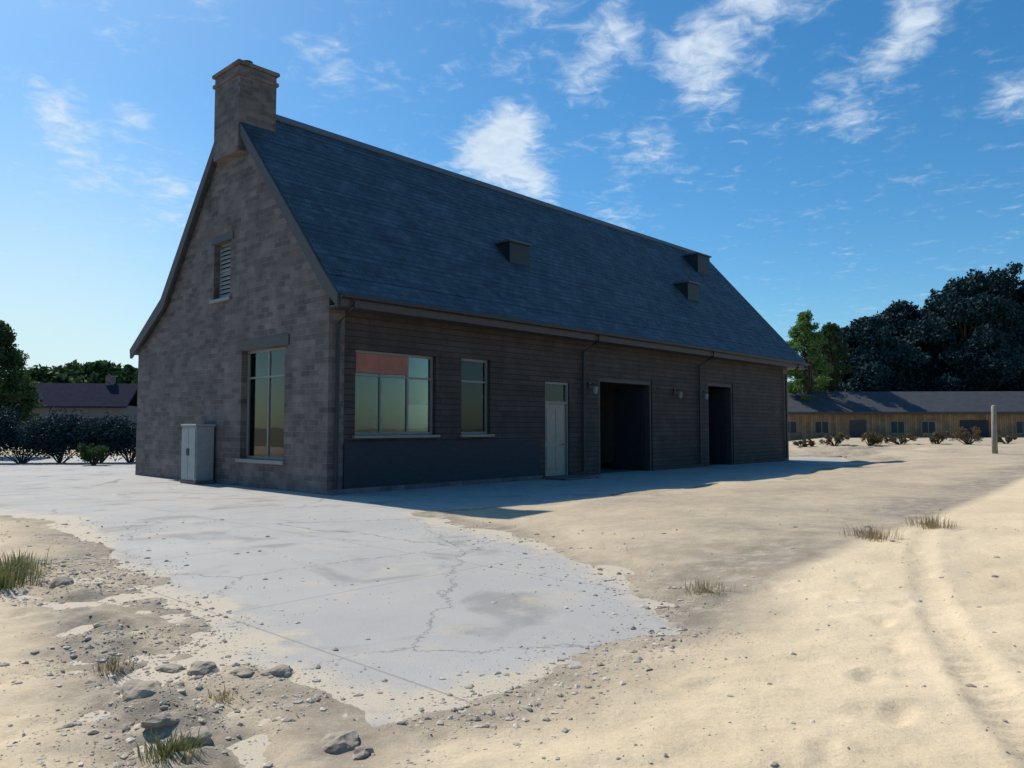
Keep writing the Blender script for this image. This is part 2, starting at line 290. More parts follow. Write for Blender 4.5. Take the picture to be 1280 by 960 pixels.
def pave_mat():
    m = bpy.data.materials.new('pavement_concrete'); m.use_nodes = True; t = m.node_tree; p = t.nodes['Principled BSDF']
    p.inputs['Roughness'].default_value = .85; p.inputs['Specular IOR Level'].default_value = .3
    tc = N(t, 'ShaderNodeTexCoord')
    n = N(t, 'ShaderNodeTexNoise'); n.inputs['Scale'].default_value = .35; n.inputs['Detail'].default_value = 8; n.inputs['Roughness'].default_value=.65; L(t, tc.outputs['Object'], n.inputs['Vector'])
    r = N(t, 'ShaderNodeValToRGB'); r.color_ramp.elements[0].position=.3; r.color_ramp.elements[1].position=.7
    r.color_ramp.elements[0].color=(.34,.33,.31,1); r.color_ramp.elements[1].color=(.425,.405,.375,1); L(t, n.outputs[0], r.inputs[0])
    n2 = N(t, 'ShaderNodeTexNoise'); n2.inputs['Scale'].default_value = 1.1; n2.inputs['Detail'].default_value = 10; n2.inputs['Roughness'].default_value=.72; n2.inputs['Distortion'].default_value=.6; L(t, tc.outputs['Object'], n2.inputs['Vector'])
    mr = N(t, 'ShaderNodeMapRange'); L(t, n2.outputs[0], mr.inputs[0]); mr.inputs[1].default_value=.54; mr.inputs[2].default_value=.70; mr.inputs[3].default_value=0; mr.inputs[4].default_value=.75
    mx = N(t, 'ShaderNodeMix', data_type='RGBA'); at = N(t, 'ShaderNodeAttribute', attribute_name='dust')
    n7 = N(t, 'ShaderNodeTexNoise'); n7.inputs['Scale'].default_value = 2.6; n7.inputs['Detail'].default_value = 11; n7.inputs['Roughness'].default_value=.75; L(t, tc.outputs['Object'], n7.inputs['Vector'])
    q1 = N(t, 'ShaderNodeMath', operation='MULTIPLY_ADD'); L(t, at.outputs['Fac'], q1.inputs[0]); q1.inputs[1].default_value = .40; L(t, n7.outputs[0], q1.inputs[2])
    q2 = N(t, 'ShaderNodeMapRange', interpolation_type='SMOOTHSTEP'); L(t, q1.outputs[0], q2.inputs[0]); q2.inputs[1].default_value=.60; q2.inputs[2].default_value=.84; q2.inputs[4].default_value=1
    q3 = N(t, 'ShaderNodeMath', operation='MAXIMUM'); L(t, q2.outputs[0], q3.inputs[0]); L(t, mr.outputs[0], q3.inputs[1])
    st = N(t, 'ShaderNodeTexNoise'); st.inputs['Scale'].default_value = .8; st.inputs['Detail'].default_value = 6; st.inputs['Distortion'].default_value = 1.2; L(t, tc.outputs['Object'], st.inputs['Vector'])
    s2 = N(t, 'ShaderNodeMapRange', interpolation_type='SMOOTHSTEP'); L(t, st.outputs[0], s2.inputs[0]); s2.inputs[1].default_value=.30; s2.inputs[2].default_value=.46; s2.inputs[3].default_value=.72; s2.inputs[4].default_value=1
    s3 = N(t, 'ShaderNodeVectorMath', operation='SCALE'); L(t, r.outputs[0], s3.inputs[0]); L(t, s2.outputs[0], s3.inputs['Scale'])
    vc = N(t, 'ShaderNodeTexVoronoi', feature='DISTANCE_TO_EDGE'); vc.inputs['Scale'].default_value = .28; 
    wn = N(t, 'ShaderNodeVectorMath', operation='MULTIPLY_ADD'); L(t, n2.outputs['Color'], wn.inputs[0]); wn.inputs[1].default_value = (.9,.9,0); L(t, tc.outputs['Object'], wn.inputs[2]); L(t, wn.outputs[0], vc.inputs['Vector'])
    ck = N(t, 'ShaderNodeMapRange'); L(t, vc.outputs['Distance'], ck.inputs[0]); ck.inputs[1].default_value=.001; ck.inputs[2].default_value=.0045; ck.inputs[3].default_value=.55; ck.inputs[4].default_value=1
    s4 = N(t, 'ShaderNodeVectorMath', operation='SCALE'); L(t, s3.outputs[0], s4.inputs[0]); L(t, ck.outputs[0], s4.inputs['Scale'])
    L(t, q3.outputs[0], mx.inputs['Factor']); L(t, s4.outputs[0], mx.inputs['A']); mx.inputs['B'].default_value=(.50,.43,.325,1)
    # slab joints, rotated like the building
    mp = N(t, 'ShaderNodeMapping'); mp.inputs['Rotation'].default_value=(0,0,R(-47)); L(t, tc.outputs['Object'], mp.inputs[0])
    br = N(t, 'ShaderNodeTexBrick'); br.offset = 0; L(t, mp.outputs[0], br.inputs['Vector']); br.inputs['Scale'].default_value=1
    br.inputs['Brick Width'].default_value=3.2; br.inputs['Row Height'].default_value=3.2; br.inputs['Mortar Size'].default_value=.012; br.inputs['Mortar Smooth'].default_value=.2
    jm = N(t, 'ShaderNodeMath', operation='MULTIPLY'); L(t, br.outputs['Fac'], jm.inputs[0]); jm.inputs[1].default_value=.55
    mj = N(t, 'ShaderNodeMix', data_type='RGBA'); L(t, jm.outputs[0], mj.inputs['Factor']); L(t, mx.outputs['Result'], mj.inputs['A']); mj.inputs['B'].default_value=(.2,.185,.16,1)
    n3 = N(t, 'ShaderNodeTexNoise'); n3.inputs['Scale'].default_value = 90; n3.inputs['Detail'].default_value = 4; L(t, tc.outputs['Object'], n3.inputs['Vector'])
    m3 = N(t, 'ShaderNodeMapRange'); L(t, n3.outputs[0], m3.inputs[0]); m3.inputs[1].default_value=.3; m3.inputs[2].default_value=.7; m3.inputs[3].default_value=.85; m3.inputs[4].default_value=1.13
    sc = N(t, 'ShaderNodeVectorMath', operation='SCALE'); L(t, mj.outputs['Result'], sc.inputs[0]); L(t, m3.outputs[0], sc.inputs['Scale']); L(t, sc.outputs[0], p.inputs['Base Color'])
    bp = N(t, 'ShaderNodeBump'); bp.inputs['Strength'].default_value=.3; bp.inputs['Distance'].default_value=.006; L(t, n3.outputs[0], bp.inputs['Height']); L(t, bp.outputs[0], p.inputs['Normal'])
    return m
M['pave'] = pave_mat()
M['far_ground'] = mat('far_rough_ground', (.20,.19,.12), .95, .3, .12, 0, col2=(.30,.26,.17))

# ------------------------------------------------------------------ the setting
g = MB().poly([(-1500,-1500,-.25),(1500,-1500,-.25),(1500,1500,-.25),(-1500,1500,-.25)], [(0,1,2,3)]).build('ground', M['far_ground'])
tag(g, kind='structure')
# sand drifted over the paving: bare paving inside this outline (metres)
BARE = [(-30,17.5),(-12,15.6),(-7.8,13.2),(-6.0,11.0),(-4.0,8.2),(-2.65,6.5),(-1.75,5.35),(-1.05,4.35),(-.92,3.6),(-.75,3.55),(-.62,3.95),
        (-.12,4.45),(.35,4.95),(.95,5.75),(1.35,6.3),(1.45,7.0),(1.0,8.4),(.45,10.6),(-.8,12.6),(-1.7,14.6),(1,16.5),(4,20),(9,25),(14,32),(20,43),(-30,43)]
def sdist(X, Y, P):
    d = np.full(X.shape, 1e9); inside = np.zeros(X.shape, bool)
    n = len(P)
    for i in range(n):
        ax, ay = P[i]; bx, by = P[(i+1)%n]
        ex, ey = bx-ax, by-ay
        t = np.clip(((X-ax)*ex+(Y-ay)*ey)/(ex*ex+ey*ey), 0, 1)
        d = np.minimum(d, np.hypot(X-ax-t*ex, Y-ay-t*ey))
        with np.errstate(divide='ignore', invalid='ignore'):
            c = ((ay > Y) != (by > Y)) & (X < (bx-ax)*(Y-ay)/(by-ay+1e-12)+ax)
        inside ^= c
    return np.where(inside, -d, d)
rng = np.random.default_rng(3)
def vnoise(X, Y, s, seed=0):                # smooth value noise
    rg = np.random.default_rng(seed); T = rg.random((256,256))
    x = X/s + 97.3; y = Y/s + 41.7; xi = np.floor(x).astype(int); yi = np.floor(y).astype(int); fx = x-xi; fy = y-yi
    fx = fx*fx*(3-2*fx); fy = fy*fy*(3-2*fy)
    g_ = lambda a, b: T[a % 256, b % 256]
    return (g_(xi,yi)*(1-fx)+g_(xi+1,yi)*fx)*(1-fy)+(g_(xi,yi+1)*(1-fx)+g_(xi+1,yi+1)*fx)*fy - .5
def fbm(X, Y, s, o=4, seed=0):
    return sum(vnoise(X, Y, s/2**k, seed+k)*.5**k for k in range(o))
ys = [-6.0]
while ys[-1] < 62:
    y_ = ys[-1]; ys.append(y_ + (0.4 if y_ < 1.5 else max(.035, .0095*y_)))
ys = np.array(ys)
us = np.linspace(-1.25, 1.45, 620)
FOOT = []
rgf = random.Random(4)
for (x_, y_, a_, n_f) in ((1.2,3.0,1.05,13),(3.6,4.2,2.0,9),(5.8,7.5,.75,10),(-3.6,3.9,1.9,6),(2.9,9.5,.3,12)):
    for i in range(n_f):
        sd_f = .11*(1 if i % 2 else -1)
        FOOT.append((x_+math.cos(a_)*.68*i-math.sin(a_)*sd_f+rgf.uniform(-.04,.04), y_+math.sin(a_)*.68*i+math.cos(a_)*sd_f+rgf.uniform(-.04,.04), a_+rgf.uniform(-.2,.2)))
        a_ += rgf.uniform(-.07,.07)
def height(X, Y):
    sd = sdist(X, Y, BARE) + fbm(X, Y, 1.6, 5, 5)*(.25+.045*np.maximum(Y,0))
    right = 1/(1+np.exp(-(X*1.0 - .1*Y)*1.6 + 0.0))
    rise = 0.012 + (.055+.13*right)*(1-np.exp(-np.maximum(sd,0)/1.6))
    h = np.where(sd > 0, rise*np.minimum(1, sd/.35+.15), .01 + sd*.12)
    near = np.clip(1-Y/25, 0, 1)
    rough = np.clip(1-np.abs(sd)/3, 0.2, 1)
    h = h + np.where(sd > -.1, 1, 0)*(fbm(X, Y, .5, 4, 20)*.035*rough*near + fbm(X, Y, 2.2, 3, 30)*.06*np.clip(sd,0,1))
    # trodden strip and hollows at the left
    trod = np.exp(-((X+2.1+.72*(Y-4.6))/.6)**2)*np.clip((9.5-Y)/2,0,1)
    h = h + trod*fbm(X, Y, .28, 4, 50)*.11
    foot = fbm(X, Y, .33, 3, 80); h = h + np.where(sd > .25, 1, 0)*np.clip(1-Y/22,0,1)*(np.minimum(foot,.05)*.055 + fbm(X,Y,.13,2,90)*.012)
    for off in (0, 1.55):                                  # one vehicle turned here
        q = X-(2.2+off+.30*(Y-3)+.020*(Y-3)**2); tr = np.exp(-(q/.13)**4)
        h = h - np.where(sd > .4, 1, 0)*tr*(.030+.012*np.sin(Y*42))*np.clip(1-Y/16,0,1) + np.where(sd > .4, 1, 0)*np.exp(-((np.abs(q)-.19)/.05)**2)*.02*np.clip(1-Y/16,0,1)
    for fx_, fy_, fa_ in FOOT:
        m_ = (np.abs(X-fx_) < .35) & (np.abs(Y-fy_) < .35)
        if m_.any():
            u_ = (X[m_]-fx_)*math.cos(fa_)+(Y[m_]-fy_)*math.sin(fa_); v_ = -(X[m_]-fx_)*math.sin(fa_)+(Y[m_]-fy_)*math.cos(fa_)
            q_ = (u_/.15)**2+(v_/.065)**2
            h[m_] += np.where(sd[m_] > .35, 1, 0)*(-.022*np.exp(-q_**2)+.010*np.exp(-((np.sqrt(q_)-1.45)/.35)**2))
    # bank of sand rising away to the right
    h = h + .55*np.clip((X-5.5-.18*Y)/9, 0, 1)**1.5*np.clip(1-(Y-20)/15,0,1)
    h = h + .62*np.clip((Y-36)/14,0,1)*np.clip((X-.30*Y)/6,0,1)
    return np.clip(h, -.18, None), sd
def build_sand():
    Yg, Ug = np.meshgrid(ys, us, indexing='ij')
    Xg = Ug*np.maximum(Yg, 0) + Ug*7.0
    Zg, sd = height(Xg, Yg)
    ny, nx = Xg.shape
    V = np.stack([Xg, Yg, Zg], -1).reshape(-1,3)
    idx = np.arange(ny*nx).reshape(ny,nx)
    F = np.stack([idx[:-1,:-1], idx[:-1,1:], idx[1:,1:], idx[1:,:-1]], -1).reshape(-1,4)
    hid = (sd.reshape(-1)[F].max(1) < -1.2)
    F = F[~hid]
    used = np.zeros(len(V), bool); used[F.ravel()] = True
    mp = np.cumsum(used)-1; V = V[used]; F = mp[F]
    me = bpy.data.meshes.new('sand'); me.from_pydata(V.tolist(), [], F.tolist())
    me.polygons.foreach_set('use_smooth', [True]*len(me.polygons))
    sdn = sd.reshape(-1)[used]; X = V[:,0]; Y = V[:,1]
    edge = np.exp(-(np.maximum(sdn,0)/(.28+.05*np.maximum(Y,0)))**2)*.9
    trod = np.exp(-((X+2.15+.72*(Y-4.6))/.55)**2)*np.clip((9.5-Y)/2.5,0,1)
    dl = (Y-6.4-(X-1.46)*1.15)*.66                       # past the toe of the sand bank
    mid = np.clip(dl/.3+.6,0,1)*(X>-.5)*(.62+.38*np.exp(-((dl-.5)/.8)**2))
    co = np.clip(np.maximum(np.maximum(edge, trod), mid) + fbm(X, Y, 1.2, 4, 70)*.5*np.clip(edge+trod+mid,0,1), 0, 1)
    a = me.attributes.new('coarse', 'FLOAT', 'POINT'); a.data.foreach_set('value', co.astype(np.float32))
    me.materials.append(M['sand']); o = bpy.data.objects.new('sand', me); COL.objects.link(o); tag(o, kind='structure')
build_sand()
def build_pavement():
    yy = [1.5]
    while yy[-1] < 44: yy.append(yy[-1]+max(.06, .014*yy[-1]))
    Yg, Ug = np.meshgrid(np.array(yy), np.linspace(-1.2, 1.0, 260), indexing='ij'); Xg = np.clip(Ug*(Yg+7), -36, 26)
    sd = sdist(Xg, Yg, BARE); ny, nx = Xg.shape; idx = np.arange(ny*nx).reshape(ny,nx)
    F = np.stack([idx[:-1,:-1], idx[:-1,1:], idx[1:,1:], idx[1:,:-1]], -1).reshape(-1,4)
    V = np.stack([Xg, Yg, Xg*0], -1).reshape(-1,3)
    ok = (np.abs(V[F[:,0],0]-V[F[:,1],0]) > 1e-4); F = F[ok]
    me = bpy.data.meshes.new('pavement'); me.from_pydata(V.tolist(), [], F.tolist())
    d = np.clip(1+(sd+.25*fbm(Xg,Yg,1.5,4,9)*3)/(.35+.04*Yg), 0, 1)
    me.attributes.new('dust', 'FLOAT', 'POINT').data.foreach_set('value', d.ravel().astype(np.float32))
    me.materials.append(M['pave']); o = bpy.data.objects.new('pavement', me); COL.objects.link(o); tag(o, kind='structure')
build_pavement()

def ground_z(x, y):
    h, _ = height(np.array([float(x)]), np.array([float(y)])); return max(0.0, float(h[0]))

# ------------------------------------------------------------------ the large steep-roofed building
B = empty('steep_roofed_building', (-4.38, 18.4, 0), math.atan2(.732, .682))
tag(B, 'long dark stone building with steep blue slate roof and chimney on its gable', 'building')
LEN, WID = 26.0, 11.3
# roof profile (y, z) top surface, from the right eave over the ridge to the flared left eave
TOP = [(-.62,4.72),(-.1,5.25),(4.9,10.9),(9.15,5.7),(11.55,4.22)]
TH = .22
UND = [(-.62,4.56),(-.05,5.02),(4.9,10.6),(9.05,5.5),(11.5,4.05)]
def und(y):
    for (a, b) in zip(UND, UND[1:]):
        if a[0] <= y <= b[0]: return a[1]+(b[1]-a[1])*(y-a[0])/(b[0]-a[0])
    return 4
prof = [(0,0),(WID,0),(WID,und(WID)-.02),(9.05,5.48),(4.9,10.58),(0,und(0)-.02)]
gable = MB().prism_x(prof, 0, .45).build('gable_wall', M['stone'], B)
cut(gable, [(-.2,.7, 1.95,4.2, .75,3.7), (-.2,.7, 4.95,5.95, 5.3,6.95)])
farg = MB().prism_x(prof, LEN-.45, LEN).build('gable_wall', M['stone'], B)
back = MB().box(.45, LEN-.45, WID-.45, WID, 0, und(WID)-.05).build('back_wall', M['stone'], B)
wz = und(0)-.06
side = MB().box(.45, LEN-.45, 0, .35, 0, wz).build('side_wall', M['siding'], B)
OPEN = [(.78,3.4,1.4,3.52),(4.35,5.5,1.4,3.55),(7.95,9.15,.0,3.05),(10.75,14.05,.0,3.3),(18.2,20.4,0,3.45)]
cut(side, [(a,b,-.3,.6,c-(.3 if c==0 else 0),d) for a,b,c,d in OPEN])
MB().box(.45, 7.6, -.05, -.003, .12, 1.22).build('lower_boarding', M['dark_siding'], B)
MB().box(-.04, 7.7, -.09, -.003, 0, .12).build('plinth', M['stone'], B)
# roof
MB().prism_x(TOP[:3]+[UND[2],UND[1],UND[0]], -.12, LEN+.85).build('roof_slope', M['roof'], B)
MB().prism_x([TOP[2],TOP[3],TOP[4],UND[4],UND[3],(4.9,10.6)], -.12, LEN+.85).build('roof_slope', M['roof'], B)
MB().prism_x([(4.68,10.74),(4.9,10.97),(5.12,10.74),(5.1,10.70),(4.9,10.9),(4.7,10.70)], -.14, LEN+.87).build('ridge_cap', M['lead'], B)
# battens of slate courses give the surface a stepped edge
co = MB()
y0,z0 = TOP[1]; y1,z1 = TOP[2]; n_ = 30
for i in range(n_):
    a = i/n_; b_ = a+.012
    ny, nz = -(z1-z0), (y1-y0); l = math.hypot(ny,nz); ny/=l; nz/=l
    ya, za_, yb, zb = y0+(y1-y0)*a, z0+(z1-z0)*a, y0+(y1-y0)*(a+1/n_), z0+(z1-z0)*(a+1/n_)
    co.poly([(-.13,ya+ny*.013,za_+nz*.013),(LEN+.86,ya+ny*.013,za_+nz*.013),(LEN+.86,yb+ny*.004,zb+nz*.004),(-.13,yb+ny*.004,zb+nz*.004),
             (-.13,ya+ny*.003,za_+nz*.003),(LEN+.86,ya+ny*.003,za_+nz*.003)], [(0,1,2,3),(4,5,1,0)])
co.build('slate_courses', M['roof'], B)
# barge boards on both gables
for x0, x1 in ((-.20,-.12),(LEN+.85,LEN+.93)):
    MB().prism_x([TOP[0],TOP[1],TOP[2],(4.9,10.55),(-.0,4.92),(-.62,4.4)], x0, x1).build('barge_board', M['trim'], B)
    MB().prism_x([TOP[2],TOP[3],TOP[4],(11.5,3.92),(9.0,5.37),(4.9,10.55)], x0, x1).build('barge_board', M['trim'], B)
MB().box(-.12, LEN+.42, -.66, -.62, 4.42, 4.74).build('fascia', M['trim'], B)
MB().box(-.10, LEN+.83, -.615, -.003, 4.44, 4.48).build('soffit', M['trim'], B)
gt = MB(); nseg = 6
gp = [(-.665-.06+.06*math.cos(t), 4.66+.06*math.sin(t)) for t in [math.pi+math.pi*k/nseg for k in range(nseg+1)]]
gt.prism_x(gp, -.16, LEN+.88).build('gutter', M['dark'], B)
for sx in (.2, 9.8, 17.4, 25.6):
    MB().tube([(sx,-.72,4.6),(sx,-.72,4.42),(sx,-.10,4.1),(sx,-.08,.15)], .045).build('downpipe', M['dark'], B)
# chimney astride the ridge at the gable
ch = MB().box(-.24,.92, 4.2,5.65, 9.3,11.75).build('chimney', M['stone'], B, bevel=.015)
MB().box(-.29,.97, 4.15,5.70, 11.45,11.56).build('chimney_band', M['stone'], ch, bevel=.015)
MB().box(-.31,.99, 4.13,5.72, 11.753,11.86).build('chimney_cap', M['stone'], ch, bevel=.02)
for py in (4.55,5.3):
    MB().tube([(.19,py,11.85),(.19,py,11.9),(.19,py,12.02),(.19,py,12.05)], [.16,.14,.12,.15], 12).build('chimney_pot', M['trim'], ch)
# roof vents
def vent(sx, y, w=.55, h=.5):
    z = TOP[1][1]+(TOP[2][1]-TOP[1][1])*(y-TOP[1][0])/(TOP[2][0]-TOP[1][0])
    v = MB().box(sx-w/2, sx+w/2, y-.35, y+.5, z-.35, z+h).build('roof_vent', M['dark'], B, bevel=.01)
    MB().box(sx-w/2-.06, sx+w/2+.06, y-.43, y+.5, z+h+.003, z+h+.06).build('vent_cap', M['lead'], v)
vent(8.3, 1.75, .95, .35); vent(20.0, 1.95, 1.0, .4); vent(24.2, 3.75, 1.2, .6)
# windows
def window(x0,x1,z0,z1, mull=(), tran=(), plane='side', yf=.12, fw=.07, parent=B, sill=True):
    f = MB()
    def bx(a,b,c,d,o=0.0):
        if plane == 'side': f.box(a,b,yf+o,yf+.07-o,c,d)
        else: f.box(yf+o,yf+.07-o,a,b,c,d)
    bx(x0+.002,x0+fw,z0+.002,z1-.002); bx(x1-fw,x1-.002,z0+.002,z1-.002); bx(x0+fw,x1-fw,z0+.002,z0+fw); bx(x0+fw,x1-fw,z1-fw,z1-.002)
    zs = [z0+fw]+list(tran)+[z1-fw]
    for m_ in mull: bx(m_-fw*.4,m_+fw*.4,z0+fw,z1-fw)
    xs = [x0+fw]+list(mull)+[x1-fw]
    for t_ in tran:
        for a,b in zip(xs, xs[1:]):
            bx(a+(fw*.4 if a in mull else 0),b-(fw*.4 if b in mull else 0),t_-.025,t_+.025,.003)
    w = empty('window'); w.parent = B
    f.build('frame', M['frame'], w)
    pm = MB(); yy = yf+.035
    if plane == 'side': pm.box(x0+fw*.6,x1-fw*.6,yy-.004,yy+.004,z0+fw*.6,z1-fw*.6)
    else: pm.box(yy-.004,yy+.004,x0+fw*.6,x1-fw*.6,z0+fw*.6,z1-fw*.6)
    pm.build('pane', M['glass'], w)
    if sill:
        s = MB()
        if plane == 'side': s.box(x0-.08,x1+.08,-.11,yf-.002,z0-.07,z0-.003)
        else: s.box(-.08,yf-.002,x0-.1,x1+.1,z0-.1,z0-.003)
        s.build('sill', M['frame'], w)
    return w
w1 = window(.78,3.4,1.4,3.52, mull=(1.65,2.53), tran=(2.9,))
w2 = window(4.35,5.5,1.4,3.55, tran=(2.9,))
w3 = window(1.95,4.2,.75,3.7, mull=(3.07,), tran=(2.95,), plane='gable', yf=.18)
w4 = window(4.95,5.95,5.3,6.95, tran=(6.1,), plane='gable', yf=.18)
MB().box(4.42,5.43,.21,.225,1.5,3.5).build('blind', M['blind'], w2)
MB().box(2.56,3.33,.21,.225,1.5,2.2).build('blind', M['blind'], w1)
MB().box(.86,2.5,.095,.112,2.96,3.44).build('outer_blind', M['red'], w1)
MB().box(.30,.32,1.99,3.02,.8,3.6).build('blind', M['blind'], w3)
MB().box(.30,.32,3.12,4.16,2.98,3.6).build('blind', M['blind'], w3)
lv = MB()
for k in range(12): lv.poly([(.14,5.02,5.38+k*.125),(.14,5.88,5.38+k*.125),(.20,5.88,5.48+k*.125),(.20,5.02,5.48+k*.125),(.15,5.02,5.37+k*.125),(.15,5.88,5.37+k*.125),(.21,5.88,5.47+k*.125),(.21,5.02,5.47+k*.125)],[(0,1,2,3),(4,5,6,7),(0,1,5,4),(2,3,7,6)])
lv.build('louvre', M['cabinet'], w4)
# stone lintels
MB().box(-.03,.2, 1.75,4.4, 3.703,3.98).build('lintel', M['trim'], B)
MB().box(-.03,.2, 4.8,6.1, 6.953,7.15).build('lintel', M['trim'], B)
# pale door
d = MB().box(8.02,9.08,.12,.18,.06,2.35).build('door', M['door'], B)
fr = MB().box(7.952,8.02,.05,.2,0,3.04).box(9.08,9.148,.05,.2,0,3.04).box(8.02,9.08,.05,.2,2.97,3.04).box(8.02,9.08,.05,.2,2.35,2.42)
fr.build('door_frame', M['frame'], d)
MB().box(8.02,9.08,.12,.13,2.42,2.97).build('transom_pane', M['glass'], d)
dp = MB()
for a,b in ((8.13,8.5),(8.6,8.97)):
    for c_,e_ in ((.25,1.0),(1.15,2.2)): dp.box(a,b,.105,.12-.001,c_,e_)
dp.build('door_panels', M['door'], d, bevel=.004)
MB().tube([(8.95,.10,1.05),(8.95,.05,1.05),(8.95,.05,1.05),(8.84,.05,1.05)], .012).build('handle', M['dark'], d)
# boarded doors folded inside the two large openings
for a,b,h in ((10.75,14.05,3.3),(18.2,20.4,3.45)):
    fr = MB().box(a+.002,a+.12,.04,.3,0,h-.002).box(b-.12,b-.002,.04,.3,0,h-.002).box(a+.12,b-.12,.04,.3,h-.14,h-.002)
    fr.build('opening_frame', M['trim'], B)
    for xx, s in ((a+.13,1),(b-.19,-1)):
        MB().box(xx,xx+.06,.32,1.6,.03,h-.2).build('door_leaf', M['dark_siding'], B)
MB().box(.45,LEN-.45,.35,WID-.45,-.04,.012).build('floor', M['inside'], B)
MB().box(.46,LEN-.46,4.9,5.05,.012,4.4).build('inner_wall', M['inside'], B)
MB().box(.46,LEN-.46,.36,WID-.46,4.3,4.39).build('inner_ceiling', M['inside'], B)
MB().box(7.75,9.4,-1.0,-.004,0,.06).build('door_step', M['stone'], B, bevel=.01)
# wall lamp brackets beside the large openings
for sx in (10.2,15.6,17.6):
    lb = MB().box(sx-.06,sx+.06,-.04,-.003,2.9,3.1).build('wall_lantern', M['dark'], B)
    MB().tube([(sx,-.04,3.0),(sx,-.22,3.08),(sx,-.25,2.98)],.015).build('arm', M['dark'], lb)
    MB().tube([(sx,-.25,2.98),(sx,-.25,2.93),(sx,-.25,2.72),(sx,-.25,2.70)],[.03,.11,.08,.03],8).build('lamp_shade', M['frame'], lb)

def bw(x, y, z=0):                          # building frame to world
    a = B.rotation_euler.z; return (B.location.x+x*math.cos(a)-y*math.sin(a), B.location.y+x*math.sin(a)+y*math.cos(a), z)
# cabinet against the gable
ca = empty('utility_cabinet', bw(-.34, 6.0), B.rotation_euler.z)
tag(ca, 'tall grey metal cabinet standing against the stone gable wall', 'cabinet')
MB().box(-.26,.26,-.45,.45,.1,1.62).build('body', M['cabinet'], ca, bevel=.01)
MB().box(-.3,.28,-.49,.49,1.623,1.69).build('lid', M['cabinet'], ca, bevel=.01)
MB().box(-.28,.28,-.47,.47,0,.098).build('base', M['stone'], ca)
for a in (-.43,.01):
    dd = MB().box(-.285,-.263,a,a+.42,.16,1.57).build('door', M['cabinet'], ca, bevel=.004)
    MB().box(-.31,-.288,(.37+a if a<0 else a+.03),(.39+a if a<0 else a+.05),.8,1.0).build('handle', M['dark'], dd)

# ------------------------------------------------------------------ trees and shrubs
def leaves(n, clumps, size, seed, flat=.6):
    rg = np.random.default_rng(seed); tot = sum(c[1]**2 for c in clumps); out = []
    def unit(a): return a/np.maximum(np.linalg.norm(a, axis=1, keepdims=True), 1e-6)
    for c, r in clumps:
        k = max(3, int(n*r*r/tot))
        d = unit(rg.normal(size=(k,3)))
        lob = .85+.22*np.sin(d[:,0]*4+c[0]*3)*np.cos(d[:,1]*5+c[1]*2)+.15*np.sin(d[:,2]*6+c[2])
        p = np.array(c)+d*(r*rg.random(k)**.4*lob)[:,None]*np.array([1,1,flat])
        a = unit(rg.normal(size=(k,3))*np.array([1,1,.8])); b = unit(np.cross(a, rg.normal(size=(k,3)))); e = np.cross(a, b)
        s = (size*(.6+.8*rg.random(k)))[:,None]
        out.append(np.stack([p-b*s*.5, p+e*s*.3, p+b*s*.6, p-e*s*.3], 1).reshape(-1,3))
    v = np.concatenate(out); m = MB(); m.v = v.tolist(); m.f = np.arange(len(v)).reshape(-1,4).tolist(); return m
def quick(mb, name, mt, parent):
    me = bpy.data.meshes.new(name); me.from_pydata(mb.v, [], mb.f); me.materials.append(mt)
    o = bpy.data.objects.new(name, me); COL.objects.link(o); o.parent = parent; return o
def tree(name, loc, H, W, seed, mt, n=9000, base=.18, leaf=.35, label='', cat='tree', group=None, conif=False):
    rg = random.Random(seed); t = empty(name, loc, rg.random()*6.28)
    tag(t, label, cat, group)
    tk = MB(); lean = Vector((rg.uniform(-.04,.04), rg.uniform(-.04,.04), 0))
    pts = [Vector((0,0,-.3)), Vector((0,0,0))]+[Vector((0,0,H*q))+lean*H*q+Vector((rg.uniform(-1,1),rg.uniform(-1,1),0))*.012*H for q in (.15,.35,.55,.75,.92)]
    r0 = H*(.02 if W > 4.5 else .009)+.04
    tk.tube(pts, [r0*1.4,r0*1.15,r0,r0*.8,r0*.6,r0*.35,r0*.1], 8)
    cl = []
    if conif:
        k = 26
        for i in range(k):
            q = base+(1-base)*(i+.5)/k; rad = W/2*(1-q)**.8*1.15+.15; a = i*2.4
            for j in range(3):
                aa = a+j*2.1+rg.uniform(-.3,.3); rr = rad*rg.uniform(.35,.75)
                cl.append(((lean.x*H*q+math.cos(aa)*rr, lean.y*H*q+math.sin(aa)*rr, H*q), max(.25, rad*.5)))
        cl.append(((lean.x*H,lean.y*H,H*.97), .3))
    else:
        k = 80
        for i in range(k):
            q = base+.1+(.88-base)*rg.random()**.8; a = rg.random()*6.28
            env = math.sin(math.pi*min(1,max(.08,(q-base*.6)/(1.04-base*.6)))**.9)
            rr = W/2*env*rg.uniform(.35,.8); e = Vector((math.cos(a)*rr, math.sin(a)*rr, H*q))
            cr_ = W*rg.uniform(.08,.18)*(.6+.5*env)
            cl.append((tuple(e), cr_))
            st = Vector((0,0,H*max(.12,q-.28)))+lean*H*q
            tk.tube([st, st.lerp(e,.5)+Vector((0,0,.02*H)), e], [r0*.4,r0*.25,r0*.08], 5)
    cr_o = quick(leaves(n, cl, leaf, seed+1, .75), 'crown', mt, t)
    tk.build('trunk', M['bark'], t, smooth=True)
    return t
